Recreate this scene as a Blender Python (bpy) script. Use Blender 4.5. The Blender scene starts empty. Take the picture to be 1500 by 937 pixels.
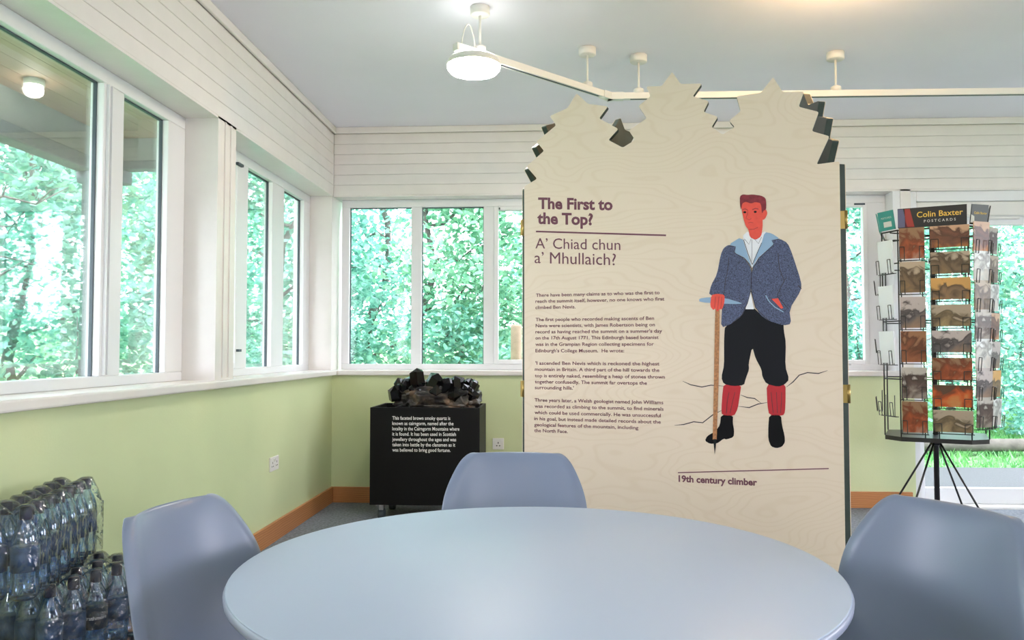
import bpy, bmesh, math, random
import numpy as np
from mathutils import Vector, Matrix
random.seed(7); RNG = np.random.default_rng(7)
R = math.radians
SC = bpy.context.scene
COL = SC.collection
# ------------------------------------------------------------------ camera
FPX, CH, YAW, PITCH = 1174.0, 1.17, R(3.17), math.atan(44/1174)
cd = bpy.data.cameras.new('camera'); cam = bpy.data.objects.new('camera', cd); COL.objects.link(cam)
cd.sensor_width = 36; cd.lens = 36*FPX/1500; cd.clip_start = 0.02; cd.clip_end = 300
cam.location = (0, 0, CH); cam.rotation_euler = (R(90)+PITCH, 0, YAW)
SC.camera = cam
# ------------------------------------------------------------------ world and exposure
W = bpy.data.worlds.new('overcast_sky'); SC.world = W; W.use_nodes = True
bg = W.node_tree.nodes['Background']
bg.inputs[0].default_value = (0.95, 0.94, 1.06, 1); bg.inputs[1].default_value = 4.9
vs = SC.view_settings
vs.view_transform = 'Standard'; vs.look = 'None'; vs.gamma = 1; vs.use_curve_mapping = False
vs.exposure = 1.22
SC.cycles.transparent_max_bounces = 32

# ------------------------------------------------------------------ measuring helpers (photo point -> place on a known plane)
_fw = Vector((-math.sin(YAW)*math.cos(PITCH), math.cos(YAW)*math.cos(PITCH), math.sin(PITCH)))
_rt = Vector((math.cos(YAW), math.sin(YAW), 0)); _up = _rt.cross(_fw); _C = Vector((0, 0, CH))
def ray(u, v): return _fw + _rt*((u-750)/FPX) - _up*((v-468.5)/FPX)
def on_y(u, v, y): d = ray(u, v); return _C + d*(y/d.y)
def on_x(u, v, x): d = ray(u, v); return _C + d*(x/d.x)
def on_z(u, v, z): d = ray(u, v); return _C + d*((z-CH)/d.z)

# ------------------------------------------------------------------ materials
MATS = {}
def mat(name, col, rough=.5, metal=0., var=.0, vscale=8., bump=0., bscale=60., spec=.5, emit=None, estr=0., coat=0.):
    if name in MATS: return MATS[name]
    m = bpy.data.materials.new(name); m.use_nodes = True; nt = m.node_tree; b = nt.nodes['Principled BSDF']
    b.inputs['Base Color'].default_value = (*col, 1); b.inputs['Roughness'].default_value = rough
    b.inputs['Metallic'].default_value = metal; b.inputs['Specular IOR Level'].default_value = spec
    b.inputs['Coat Weight'].default_value = coat; b.inputs['Coat Roughness'].default_value = .08
    tc = nt.nodes.new('ShaderNodeTexCoord')
    if var:
        n = nt.nodes.new('ShaderNodeTexNoise'); n.inputs['Scale'].default_value = vscale; n.inputs['Detail'].default_value = 5
        nt.links.new(tc.outputs['Object'], n.inputs['Vector'])
        r = nt.nodes.new('ShaderNodeValToRGB')
        r.color_ramp.elements[0].position = .3; r.color_ramp.elements[1].position = .7
        r.color_ramp.elements[0].color = (*[max(0, c*(1-var)) for c in col], 1)
        r.color_ramp.elements[1].color = (*[min(1, c*(1+var)) for c in col], 1)
        nt.links.new(n.outputs['Fac'], r.inputs['Fac']); nt.links.new(r.outputs['Color'], b.inputs['Base Color'])
    if bump:
        n = nt.nodes.new('ShaderNodeTexNoise'); n.inputs['Scale'].default_value = bscale; n.inputs['Detail'].default_value = 3
        nt.links.new(tc.outputs['Object'], n.inputs['Vector'])
        bp = nt.nodes.new('ShaderNodeBump'); bp.inputs['Strength'].default_value = bump; bp.inputs['Distance'].default_value = .01
        nt.links.new(n.outputs['Fac'], bp.inputs['Height']); nt.links.new(bp.outputs['Normal'], b.inputs['Normal'])
    if emit:
        b.inputs['Emission Color'].default_value = (*emit, 1); b.inputs['Emission Strength'].default_value = estr
    MATS[name] = m; return m

def wood(name, c1, c2, scale=(1, 1, 1), wscale=3., dist=6., rough=.5, bands='Z'):
    m = bpy.data.materials.new(name); m.use_nodes = True; nt = m.node_tree; b = nt.nodes['Principled BSDF']
    tc = nt.nodes.new('ShaderNodeTexCoord'); mp = nt.nodes.new('ShaderNodeMapping'); mp.inputs['Scale'].default_value = scale
    w = nt.nodes.new('ShaderNodeTexWave'); w.bands_direction = bands; w.inputs['Scale'].default_value = wscale
    w.inputs['Distortion'].default_value = dist; w.inputs['Detail'].default_value = 3; w.inputs['Detail Scale'].default_value = .9
    r = nt.nodes.new('ShaderNodeValToRGB')
    r.color_ramp.elements[0].color = (*c1, 1); r.color_ramp.elements[1].color = (*c2, 1)
    r.color_ramp.elements[0].position = .0; r.color_ramp.elements[1].position = .35
    nt.links.new(tc.outputs['Object'], mp.inputs['Vector']); nt.links.new(mp.outputs['Vector'], w.inputs['Vector'])
    nt.links.new(w.outputs['Fac'], r.inputs['Fac']); nt.links.new(r.outputs['Color'], b.inputs['Base Color'])
    b.inputs['Roughness'].default_value = rough
    MATS[name] = m; return m

def clear(name, tint, gloss=.08, rough=.02, gcol=(1, 1, 1), bump=0., bscale=30., fres=.8):
    """thin see-through sheet: mostly straight transmission plus a mirror-like share"""
    m = bpy.data.materials.new(name); m.use_nodes = True; nt = m.node_tree
    nt.nodes.remove(nt.nodes['Principled BSDF']); out = nt.nodes['Material Output']
    t = nt.nodes.new('ShaderNodeBsdfTransparent'); t.inputs[0].default_value = (*tint, 1)
    g = nt.nodes.new('ShaderNodeBsdfGlossy'); g.inputs['Roughness'].default_value = rough; g.inputs[0].default_value = (*gcol, 1)
    lw = nt.nodes.new('ShaderNodeFresnel'); lw.inputs['IOR'].default_value = 1.45
    a = nt.nodes.new('ShaderNodeMath'); a.operation = 'MULTIPLY_ADD'; a.inputs[1].default_value = fres; a.inputs[2].default_value = gloss
    mx = nt.nodes.new('ShaderNodeMixShader')
    nt.links.new(lw.outputs[0], a.inputs[0]); nt.links.new(a.outputs[0], mx.inputs[0])
    nt.links.new(t.outputs[0], mx.inputs[1]); nt.links.new(g.outputs[0], mx.inputs[2]); nt.links.new(mx.outputs[0], out.inputs[0])
    if bump:
        tc = nt.nodes.new('ShaderNodeTexCoord'); n = nt.nodes.new('ShaderNodeTexNoise'); n.inputs['Scale'].default_value = bscale
        nt.links.new(tc.outputs['Object'], n.inputs['Vector'])
        bp = nt.nodes.new('ShaderNodeBump'); bp.inputs['Strength'].default_value = bump; bp.inputs['Distance'].default_value = .02
        nt.links.new(n.outputs['Fac'], bp.inputs['Height']); nt.links.new(bp.outputs['Normal'], g.inputs['Normal']); nt.links.new(bp.outputs['Normal'], lw.inputs['Normal'])
    MATS[name] = m; return m

def leafmat(name, ca, cb):
    m = bpy.data.materials.new(name); m.use_nodes = True; nt = m.node_tree
    nt.nodes.remove(nt.nodes['Principled BSDF']); out = nt.nodes['Material Output']
    tc = nt.nodes.new('ShaderNodeTexCoord'); n = nt.nodes.new('ShaderNodeTexNoise'); n.inputs['Scale'].default_value = 5.5; n.inputs['Detail'].default_value = 6
    r = nt.nodes.new('ShaderNodeValToRGB'); r.color_ramp.elements[0].position = .35; r.color_ramp.elements[1].position = .65
    r.color_ramp.elements[0].color = (*ca, 1); r.color_ramp.elements[1].color = (*cb, 1)
    d = nt.nodes.new('ShaderNodeBsdfDiffuse'); t = nt.nodes.new('ShaderNodeBsdfTranslucent'); mx = nt.nodes.new('ShaderNodeMixShader'); mx.inputs[0].default_value = .45
    nt.links.new(tc.outputs['Object'], n.inputs['Vector']); nt.links.new(n.outputs['Fac'], r.inputs['Fac'])
    for s in (d, t): nt.links.new(r.outputs['Color'], s.inputs[0])
    nt.links.new(d.outputs[0], mx.inputs[1]); nt.links.new(t.outputs[0], mx.inputs[2])
    g = nt.nodes.new('ShaderNodeBsdfGlossy'); g.inputs['Roughness'].default_value = .35; m2 = nt.nodes.new('ShaderNodeMixShader'); m2.inputs[0].default_value = .08
    nt.links.new(mx.outputs[0], m2.inputs[1]); nt.links.new(g.outputs[0], m2.inputs[2]); nt.links.new(m2.outputs[0], out.inputs[0])
    MATS[name] = m; return m

mat('white_gloss', (.82, .785, .755), .22, var=.02, bump=.04, bscale=25)
mat('white_frame', (.80, .81, .83), .28)
mat('white_ceiling', (.88, .87, .96), .8, var=.015, vscale=2, bump=.05, bscale=40)
mat('green_paint', (.66, .73, .43), .55, var=.02, vscale=3, bump=.06, bscale=90)
mat('seal_dark', (.05, .07, .09), .5)
mat('grey_carpet', (.22, .24, .28), .95, var=.35, vscale=55, bump=.4, bscale=220)
wood('skirting_wood', (.40, .15, .05), (.55, .24, .09), (3, 3, 14), 1.6, 5, .4)
def plymat():
    m = mat('birch_ply', (.72, .61, .47), .5); nt = m.node_tree; b = nt.nodes['Principled BSDF']
    tc = nt.nodes.new('ShaderNodeTexCoord'); mp = nt.nodes.new('ShaderNodeMapping'); mp.inputs['Scale'].default_value = (.9, .9, 2.6)
    n = nt.nodes.new('ShaderNodeTexNoise'); n.inputs['Scale'].default_value = 1.6; n.inputs['Detail'].default_value = 2.2; n.inputs['Roughness'].default_value = .42
    k = nt.nodes.new('ShaderNodeMath'); k.operation = 'MULTIPLY'; k.inputs[1].default_value = 190
    si = nt.nodes.new('ShaderNodeMath'); si.operation = 'SINE'
    r = nt.nodes.new('ShaderNodeValToRGB'); e = r.color_ramp.elements
    e[0].position = .0; e[0].color = (.76, .64, .49, 1); e[1].position = 1; e[1].color = (.735, .61, .455, 1); x = e.new(.5); x.color = (.757, .637, .487, 1)
    nt.links.new(tc.outputs['Object'], mp.inputs[0]); nt.links.new(mp.outputs[0], n.inputs['Vector']); nt.links.new(n.outputs['Fac'], k.inputs[0]); nt.links.new(k.outputs[0], si.inputs[0])
    nt.links.new(si.outputs[0], r.inputs['Fac']); nt.links.new(r.outputs['Color'], b.inputs['Base Color'])
plymat()
mat('dark_green_paint', (.034, .05, .041), .45, var=.15, vscale=20, spec=.3)
mat('black_paint', (.008, .008, .009), .5, spec=.15)
mat('black_metal', (.012, .012, .013), .35)
mat('brass', (.42, .30, .11), .35, 1)
mat('steel', (.55, .55, .56), .3, 1)
mat('table_laminate', (.45, .545, .70), .42)
mat('table_edge', (.34, .39, .53), .35)
mat('chair_plastic', (.20, .245, .345), .32, bump=.02, bscale=300)
mat('socket_white', (.80, .79, .76), .35)
mat('socket_hole', (.02, .02, .02), .6)
mat('track_white', (.76, .75, .72), .35)
mat('lamp_glow', (1, 1, 1), .5, emit=(1.0, .94, .86), estr=38)
mat('uplight_glow', (1, 1, 1), .5, emit=(1.0, .97, .93), estr=4)
mat('white_print', (.85, .85, .85), .6)
mat('plum_print', (.15, .045, .07), .6)
mat('line_print', (.035, .025, .03), .6)
mat('hair_print', (.22, .018, .03), .6, var=.3, vscale=60)
mat('skin_print', (.78, .085, .055), .6, var=.06, vscale=60)
mat('shirt_print', (.80, .81, .83), .6)
mat('lapel_print', (.27, .41, .56), .6)
mat('jacket_print', (.068, .085, .155), .6, var=.75, vscale=260)
mat('trouser_print', (.010, .011, .014), .7, spec=.2)
mat('sock_print', (.46, .014, .022), .6)
mat('stick_print', (.42, .19, .075), .6, var=.35, vscale=120)
mat('black_print', (.006, .006, .007), .7, spec=.15)
clear('glass', (.965, .985, .985), .004, fres=.4)
clear('bottle_plastic', (.76, .87, 1.0), .15, .08, (.72, .86, 1))
clear('shrink_film', (.93, .95, .97), .035, .12, bump=.9, bscale=22)
mat('cap_navy', (.022, .022, .055), .35)
mat('label_blue', (.045, .09, .20), .4, var=.5, vscale=30)
mat('label_navy', (.012, .022, .055), .4)
wood('porch_board', (.26, .15, .10), (.42, .26, .18), (9, .5, 1), 2, 4, .6)
mat('porch_beam', (.30, .33, .32), .6, var=.1)
mat('porch_post', (.13, .16, .18), .6, var=.08, vscale=20)
mat('bark', (.12, .11, .10), .9, var=.5, vscale=14, bump=.6, bscale=30)
mat('log_wood', (.34, .25, .17), .8, var=.2, vscale=10)
mat('grey_log', (.10, .092, .075), .9, var=.3, vscale=9)
mat('gravel', (.07, .075, .077), .95, var=.3, vscale=70, bump=.6, bscale=120)
mat('grass_soil', (.13, .28, .10), .95, var=.4, vscale=8, bump=.5, bscale=50)
leafmat('leaf_a', (.05, .27, .20), (.42, .78, .63))
leafmat('leaf_b', (.07, .30, .17), (.48, .80, .55))
leafmat('leaf_c', (.04, .23, .18), (.36, .72, .60))
leafmat('grass_blade', (.05, .26, .06), (.20, .50, .15))
mat('crystal_black', (.004, .004, .005), .10, spec=.35)
def rockmat():
    m = mat('smoky_rock', (.06, .05, .04), .35, bump=.7, bscale=26); nt = m.node_tree; b = nt.nodes['Principled BSDF']
    tc = nt.nodes.new('ShaderNodeTexCoord'); n = nt.nodes.new('ShaderNodeTexNoise'); n.inputs['Scale'].default_value = 11; n.inputs['Detail'].default_value = 6
    r = nt.nodes.new('ShaderNodeValToRGB'); e = r.color_ramp.elements
    e[0].position = .42; e[0].color = (.010, .009, .010, 1); e[1].position = .78; e[1].color = (.50, .44, .40, 1)
    x = e.new(.56); x.color = (.055, .042, .034, 1); x = e.new(.68); x.color = (.20, .12, .07, 1)
    nt.links.new(tc.outputs['Object'], n.inputs['Vector']); nt.links.new(n.outputs['Fac'], r.inputs['Fac']); nt.links.new(r.outputs['Color'], b.inputs['Base Color'])
rockmat()

# ------------------------------------------------------------------ mesh helpers
def link(name, me, m=None, parent=None, smooth=False):
    o = bpy.data.objects.new(name, me); COL.objects.link(o)
    if m: me.materials.append(MATS[m])
    if smooth:
        for p in me.polygons: p.use_smooth = True
    if parent is not None:
        o.parent = parent
        if not parent.get('_local'): o.matrix_parent_inverse = world_of(parent).inverted()
    return o
def world_of(o):
    mm = Matrix.LocRotScale(o.location, o.rotation_euler, o.scale)
    return world_of(o.parent) @ o.matrix_parent_inverse @ mm if o.parent else mm
def mesh(name, V, Fc, m=None, parent=None, smooth=False):
    me = bpy.data.meshes.new(name); me.from_pydata([tuple(v) for v in V], [], Fc); me.update()
    bm = bmesh.new(); bm.from_mesh(me); bmesh.ops.recalc_face_normals(bm, faces=bm.faces); bm.to_mesh(me); bm.free()
    return link(name, me, m, parent, smooth)
def flat(name, V, Fc, m=None, parent=None):
    me = bpy.data.meshes.new(name); me.from_pydata([tuple(v) for v in V], [], Fc); me.update(); return link(name, me, m, parent)
def box(name, x, y, z, m=None, parent=None, bev=0., seg=2):
    V = [(a, b, c) for a in x for b in y for c in z]
    Fc = [(0, 1, 3, 2), (4, 6, 7, 5), (0, 4, 5, 1), (2, 3, 7, 6), (0, 2, 6, 4), (1, 5, 7, 3)]
    o = mesh(name, V, Fc, m, parent)
    if bev:
        bm = bmesh.new(); bm.from_mesh(o.data); bmesh.ops.bevel(bm, geom=bm.edges[:], offset=bev, segments=seg, affect='EDGES', profile=.5); bm.to_mesh(o.data); bm.free()
    return o
def tubemesh(paths, r, n=8, cap=True):
    """paths: list of point lists (r may be a list of radii per path point)"""
    V = []; Fc = []
    for P in paths:
        P = [Vector(p) for p in P]; k0 = len(V); a = None
        for i, p in enumerate(P):
            t = (P[min(i+1, len(P)-1)] - P[max(i-1, 0)]).normalized()
            if a is None: a = t.orthogonal().normalized()
            a = (a - t*a.dot(t)).normalized(); b = t.cross(a); rr = r[i] if isinstance(r, (list, tuple)) else r
            for k in range(n):
                th = 2*math.pi*k/n; V.append(p + (a*math.cos(th) + b*math.sin(th))*rr)
        for i in range(len(P)-1):
            for k in range(n):
                q = k0+i*n; Fc.append((q+k, q+(k+1) % n, q+n+(k+1) % n, q+n+k))
        if cap: Fc.append(tuple(range(k0+n-1, k0-1, -1))); Fc.append(tuple(range(k0+(len(P)-1)*n, k0+len(P)*n)))
    return V, Fc
def tube(name, paths, r, m, parent=None, n=8): 
    V, Fc = tubemesh(paths, r, n); return mesh(name, V, Fc, m, parent, True)
def lathe(name, prof, m, parent=None, c=(0, 0, 0), n=24, smooth=True):
    V = []; Fc = []; c = Vector(c)
    for (r, z) in prof:
        for k in range(n): th = 2*math.pi*k/n; V.append(c+Vector((r*math.cos(th), r*math.sin(th), z)))
    for i in range(len(prof)-1):
        for k in range(n): q = i*n; Fc.append((q+k, q+(k+1) % n, q+n+(k+1) % n, q+n+k))
    Fc.append(tuple(range(n-1, -1, -1))); Fc.append(tuple(range((len(prof)-1)*n, len(prof)*n)))
    o = mesh(name, V, Fc, m, parent, smooth); return o
def prism(name, pts, f, t0, t1, m, parent=None):
    """outline pts (2-D) extruded from depth t0 to t1 through f(a, depth, b) -> 3-D"""
    n = len(pts); V = [f(a, t0, b) for a, b in pts] + [f(a, t1, b) for a, b in pts]
    Fc = [tuple(range(n)), tuple(range(2*n-1, n-1, -1))] + [(i, i+n, (i+1) % n+n, (i+1) % n) for i in range(n)]
    return mesh(name, V, Fc, m, parent)
def tag(o, label, cat=None, group=None, kind=None):
    o['label'] = label
    if cat: o['category'] = cat
    if group: o['group'] = group
    if kind: o['kind'] = kind
    return o
def thing(name, label=None, cat=None, loc=(0, 0, 0), rz=0., group=None, kind=None, local=False):
    o = bpy.data.objects.new(name, None); COL.objects.link(o); o.location = loc; o.rotation_euler = (0, 0, rz); o.empty_display_size = .05
    if label: tag(o, label, cat, group, kind)
    if kind: o['kind'] = kind
    if local: o['_local'] = 1
    return o
def copy_tree(o, parent=None):
    c = o.copy(); COL.objects.link(c); c.parent = parent
    for ch in [x for x in bpy.data.objects if x.parent == o]: copy_tree(ch, c)
    return c
def struct(o, label): o['kind'] = 'structure'; o['label'] = label; return o
def text_mesh(s, offset=0.):
    cu = bpy.data.curves.new('t', 'FONT'); cu.body = s; cu.size = 1; cu.offset = offset; cu.resolution_u = 3
    o = bpy.data.objects.new('t', cu); COL.objects.link(o); dg = bpy.context.evaluated_depsgraph_get(); dg.update()
    me = bpy.data.meshes.new_from_object(o.evaluated_get(dg))
    V = [tuple(v.co) for v in me.vertices]; Fc = [tuple(p.vertices) for p in me.polygons]
    bpy.data.objects.remove(o); bpy.data.curves.remove(cu); bpy.data.meshes.remove(me); return V, Fc
def text(name, s, f, x0, x1, base, m, parent, offset=0., hscale=None):
    """fit a line of writing between x0 and x1 (plane coords), baseline 'base'; f(x, z) -> 3-D"""
    V, Fc = text_mesh(s, offset); xs = [v[0] for v in V]; k = (x1-x0)/(max(xs)-min(xs)); h = hscale or k; mn = min(xs)
    return flat(name, [f(x0+(v[0]-mn)*k, base+v[1]*h) for v in V], Fc, m, parent)

# ================================================================== the setting
XL, YB, ZC = -1.737, 6.14, 2.91          # left wall face, back wall face, ceiling
HEAD, SILL = 2.365, 1.015
XR, YR = 5.6, -3.2                         # right wall and rear wall (behind the viewpoint)
WX, WY = -1.91, 6.28                       # window planes
struct(box('floor', (XL-.3, XR+.2), (YR-.2, YB+.3), (-.1, 0), 'grey_carpet'), 'grey speckled carpet floor')
struct(box('ceiling', (XL-.3, XR+.2), (YR-.2, YB+.3), (ZC, ZC+.1), 'white_ceiling'), 'smooth white ceiling')
# left wall: green dado, white piers and boarded band above the windows
wl = struct(box('wall_left', (XL-.3, XL), (YR, YB+.3), (0, .985), 'green_paint'), 'pale green left wall below a run of windows')
box('upper_wall', (XL-.3, XL-.012), (YR, YB+.3), (HEAD+.012, ZC), 'white_gloss', wl)
for y0, y1 in ((YR, 1.2), (4.0, 4.23), (6.10, YB+.3)):
    box('pier', (XL-.3, XL), (y0, y1), (.985, HEAD+.012), 'white_gloss', wl)
for y in (4.075, 4.15): box('pier_bead', (XL, XL+.007), (y, y+.012), (SILL+.012, HEAD), 'white_gloss', wl)
box('lintel_board', (XL-.3, XL), (YR, YB), (HEAD, HEAD+.012), 'white_gloss', wl)
nb = 6; bh = (ZC-.05-HEAD-.012)/nb
for i in range(nb):
    z = HEAD+.012+i*bh; box('board', (XL-.012, XL), (YR, YB), (z+.0007, z+bh-.0007), 'white_gloss', wl, .002, 1)
# back wall
wb = struct(box('wall_back', (XL, 2.66), (YB, YB+.3), (0, .985), 'green_paint'), 'pale green back wall below the long window')
box('upper_wall', (XL, XR+.2), (YB+.012, YB+.3), (HEAD+.012, ZC), 'white_gloss', wb)
box('pier', (2.585, 2.66), (YB, YB+.3), (.985, HEAD+.012), 'white_gloss', wb)
box('pier', (4.75, XR+.2), (YB, YB+.3), (0, HEAD+.012), 'white_gloss', wb)
box('lintel_board', (XL, XR), (YB, YB+.3), (HEAD, HEAD+.012), 'white_gloss', wb)
for i in range(nb):
    z = HEAD+.012+i*bh; box('board', (XL, XR), (YB, YB+.012), (z+.0007, z+bh-.0007), 'white_gloss', wb, .002, 1)
# right and rear walls (out of view) with daylight openings
wr = struct(box('wall_right', (XR, XR+.2), (YR, YB), (0, .9), 'green_paint'), 'pale green right wall out of view')
box('upper_wall', (XR, XR+.2), (YR, YB), (HEAD, ZC), 'white_gloss', wr)
for a, b in ((YR, -.5), (1.2, 3.0), (4.6, YB)): box('pier', (XR, XR+.2), (a, b), (.9, HEAD), 'white_gloss', wr)
wq = struct(box('wall_rear', (XL, XR), (YR-.2, YR), (0, .9), 'green_paint'), 'pale green rear wall behind the viewpoint')
box('upper_wall', (XL, XR), (YR-.2, YR), (HEAD, ZC), 'white_gloss', wq)
for a, b in ((XL, 1.9), (3.9, XR)): box('pier', (a, b), (YR-.2, YR), (.9, HEAD), 'white_gloss', wq)
# ceiling trims, sills, skirting
struct(box('trim_1', (XL, XL+.022), (YR, YB), (ZC-.05, ZC), 'white_gloss', None, .006), 'white cornice strip along the left wall')
struct(box('trim_2', (XL, XR), (YB-.022, YB), (ZC-.05, ZC), 'white_gloss', None, .006), 'white cornice strip along the back wall')
struct(box('trim_3', (WX-.06, XL+.045), (YR, YB+.1), (.975, SILL), 'white_gloss', None, .008), 'long white window sill on the left wall')
struct(box('trim_4', (XL+.045, 2.66), (YB-.04, WY+.06), (.975, SILL), 'white_gloss', None, .008), 'long white window sill on the back wall')
struct(box('baseboard_left', (XL, XL+.02), (YR, YB), (0, .12), 'skirting_wood', None, .004), 'orange-brown wooden skirting along the left wall')
struct(box('baseboard_back', (XL+.02, 2.63), (YB-.02, YB), (0, .12), 'skirting_wood', None, .004), 'orange-brown wooden skirting along the back wall')

def window(name, label, f, lights, a0, a1, z0=SILL, z1=HEAD):
    """f(a, d, z): a along the wall, d outwards.  lights: (a0, a1, opening?)"""
    w = thing(name); struct(w, label)
    def bx(nm, a, d, z, m, bev=.004):
        p = f(a[0], d[0], z[0]); q = f(a[1], d[1], z[1])
        return box(nm, sorted((p[0], q[0])), sorted((p[1], q[1])), sorted((p[2], q[2])), m, w, bev)
    bx('frame_rail', (a0, a1), (0, .06), (z0, z0+.045), 'white_frame'); bx('frame_rail', (a0, a1), (0, .06), (z1-.06, z1), 'white_frame')
    ed = [a0] + [x for l in lights for x in l[:2]] + [a1]
    for i in range(0, len(ed), 2):
        if ed[i+1]-ed[i] > .004: bx('mullion', (ed[i], ed[i+1]), (0, .06), (z0+.045, z1-.06), 'white_frame')
    for l in lights:
        s = .035 if l[2] else .0; zz0, zz1 = z0+.045, z1-.06
        if s:
            for q in ((l[0], l[0]+s), (l[1]-s, l[1])): bx('sash_stile', q, (-.012, .04), (zz0, zz1), 'white_frame', .006)
            for q in ((zz0, zz0+s), (zz1-s, zz1)): bx('sash_rail', (l[0]+s, l[1]-s), (-.012, .04), q, 'white_frame', .006)
        else:
            for q in ((l[0], l[0]+.006), (l[1]-.006, l[1])): bx('seal', q, (.03, .045), (zz0, zz1), 'seal_dark', 0)
            bx('seal', (l[0], l[1]), (.03, .045), (zz1-.006, zz1), 'seal_dark', 0)
        bx('pane', (l[0]+s, l[1]-s), (.035, .039), (zz0+s, zz1-s), 'glass', 0)
    return w, bx
fl = lambda a, d, z: (WX-d, a, z)
fb = lambda a, d, z: (a, WY+d, z)
w1, bx1 = window('window_1', 'near left window with two tall white-framed lights in view', fl, [(1.26, 2.05, 0), (2.17, 3.255, 0), (3.415, 3.82, 0)], 1.2, 4.0)
for a in (3.275, 3.30): bx1('glazing_bead', (a, a+.008), (-.012, 0), (SILL+.05, HEAD-.065), 'white_frame', 0)
w2, bx2 = window('window_2', 'far left window beside the room corner', fl, [(4.27, 4.68, 1), (4.85, 5.28, 0), (5.51, 5.95, 0)], 4.23, 6.10)
bx2('window_latch', (4.66, 4.70), (-.03, -.012), (1.16, 1.175), 'seal_dark', 0); bx2('window_latch', (4.62, 4.70), (-.03, -.012), (2.27, 2.285), 'seal_dark', 0)
lb = [(-1.646, -1.148, 0), (-1.066, -.573, 0), (-.49, .02, 1), (.12, .62, 0), (.72, 1.22, 0), (1.32, 1.78, 0), (1.86, 2.39, 1)]
w3, bx3 = window('window_3', 'long white-framed back window behind the display', fb, lb, XL+.03, 2.53)
box('reveal', (2.53, 2.585), (YB+.005, WY+.06), (SILL, HEAD), 'white_frame', w3)
bx3('window_latch', (-.45, -.44), (-.03, -.012), (2.275, 2.29), 'seal_dark', 0)
bx3('window_latch', (2.29, 2.37), (-.02, -.012), (2.285, 2.298), 'seal_dark', 0)
bx3('window_handle', (2.05, 2.24), (-.045, -.03), (1.055, 1.07), 'steel', .004); bx3('handle_base', (2.02, 2.08), (-.03, -.012), (1.045, 1.075), 'white_frame', .004)
# glazed door to the garden
dr = thing('door_1'); struct(dr, 'white glazed garden door behind the postcard rack')
for a, b in ((2.66, 2.715), (4.70, 4.75)): box('door_frame', (a, b), (YB+.03, WY+.08), (0, HEAD), 'white_frame', dr, .004)
box('door_frame', (2.715, 4.70), (YB+.03, WY+.08), (2.29, HEAD), 'white_frame', dr, .004)
box('threshold', (2.66, 4.75), (YB-.01, WY+.12), (0, .015), 'white_print', dr)
box('roller_blind', (2.72, 4.70), (YB+.05, YB+.11), (2.18, 2.29), 'track_white', dr, .01)
for a, b in ((2.715, 3.70), (3.71, 4.70)):
    for q in ((a, a+.065), (b-.085, b)): box('door_stile', q, (WY-.02, WY+.04), (.015, 2.29), 'white_frame', dr, .004)
    box('door_rail', (a+.065, b-.085), (WY-.02, WY+.04), (.015, .13), 'white_frame', dr, .004); box('door_rail', (a+.065, b-.085), (WY-.02, WY+.04), (2.12, 2.29), 'white_frame', dr, .004)
    box('pane', (a+.065, b-.085), (WY+.008, WY+.012), (.13, 2.12), 'glass', dr)
    box('door_closer', (b-.45, b-.2), (WY-.06, WY-.02), (2.16, 2.2), 'track_white', dr, .006)

# ================================================================== display of three hinged plywood panels
PHI = R(-15); P0 = on_y(768, 500, 3.31); P0.z = 0
D1 = Vector((math.cos(PHI), math.sin(PHI), 0)); N1 = Vector((-math.sin(PHI), math.cos(PHI), 0)); TH = .030
def pp(u, v):
    d = ray(u, v); k = (P0-_C).dot(N1)/d.dot(N1); q = _C+d*k-P0; return q.dot(D1), q.z
PW = pp(1233, 450)[0]
OUT = [(57, 538), (108, 505), (62, 452), (138, 385), (105, 345), (190, 275), (163, 235), (240, 200), (278, 137), (328, 183), (413, 193), (375, 245), (458, 290), (415, 338), (477, 371), (530, 338), (503, 297), (580, 245), (545, 192), (597, 150), (578, 108), (645, 106), (690, 45), (727, 97), (818, 95), (778, 150), (848, 170), (825, 217), (887, 238), (860, 282), (908, 315), (960, 282), (935, 255), (985, 215), (967, 150), (1072, 135), (1125, 67), (1167, 132), (1258, 130), (1235, 195), (1322, 217), (1292, 300), (1368, 322), (1312, 443), (1407, 430)]
ol = [pp(750+x*.34, 90+y*.34) for x, y in OUT]
ol[0] = (0, ol[0][1]); ol[-1] = (PW, ol[-1][1])
def rounded(P, r=.007):
    o = []
    for i in range(len(P)):
        a, b, c = Vector(P[i-1]), Vector(P[i]), Vector(P[(i+1) % len(P)])
        k1 = b+(a-b).normalized()*min(r, (a-b).length*.4); k2 = b+(c-b).normalized()*min(r, (c-b).length*.4)
        o += [tuple(k1), tuple((k1+k2+2*b)/4), tuple(k2)]
    return o
outline = rounded([(0, .005)] + ol + [(PW, .005)])
kiosk = thing('display_stand', 'plywood three-panel display stand cut as fir trees with a climber picture', 'display stand', P0 + D1*PW/2 + N1*.35)
def frame3(P, D, N): return lambda a, t, b: P + D*a + N*t + Vector((0, 0, b))
f1 = frame3(P0, D1, N1)
def make_panel(nm, pts, f, outer):
    """outer: +1 when the plywood face lies at t=0 and the body goes to t=TH"""
    p = prism(nm, pts, f, .0025, TH, 'dark_green_paint', kiosk)
    q = prism('plywood_face', pts, f, 0, .0025, 'birch_ply', p); return p
pf = make_panel('front_panel', outline, f1, 1)
for sgn, V0, ang, mirror, nm in ((1, P0 + D1*PW + N1*TH, PHI+R(120), True, 'rear_panel'), (-1, P0 + N1*TH, PHI+R(60), False, 'rear_panel')):
    D = Vector((math.cos(ang), math.sin(ang), 0)); N = Vector((-math.sin(ang), math.cos(ang), 0))*sgn  # N points inwards for sgn=+1
    # inner face on the triangle line, body outwards
    f = frame3(V0 - N*TH + D*.004, D, N)
    pts = [(PW-a, b) for a, b in outline] if mirror else outline
    make_panel(nm, [(a*.985, b) for a, b in pts], f, sgn)
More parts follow.
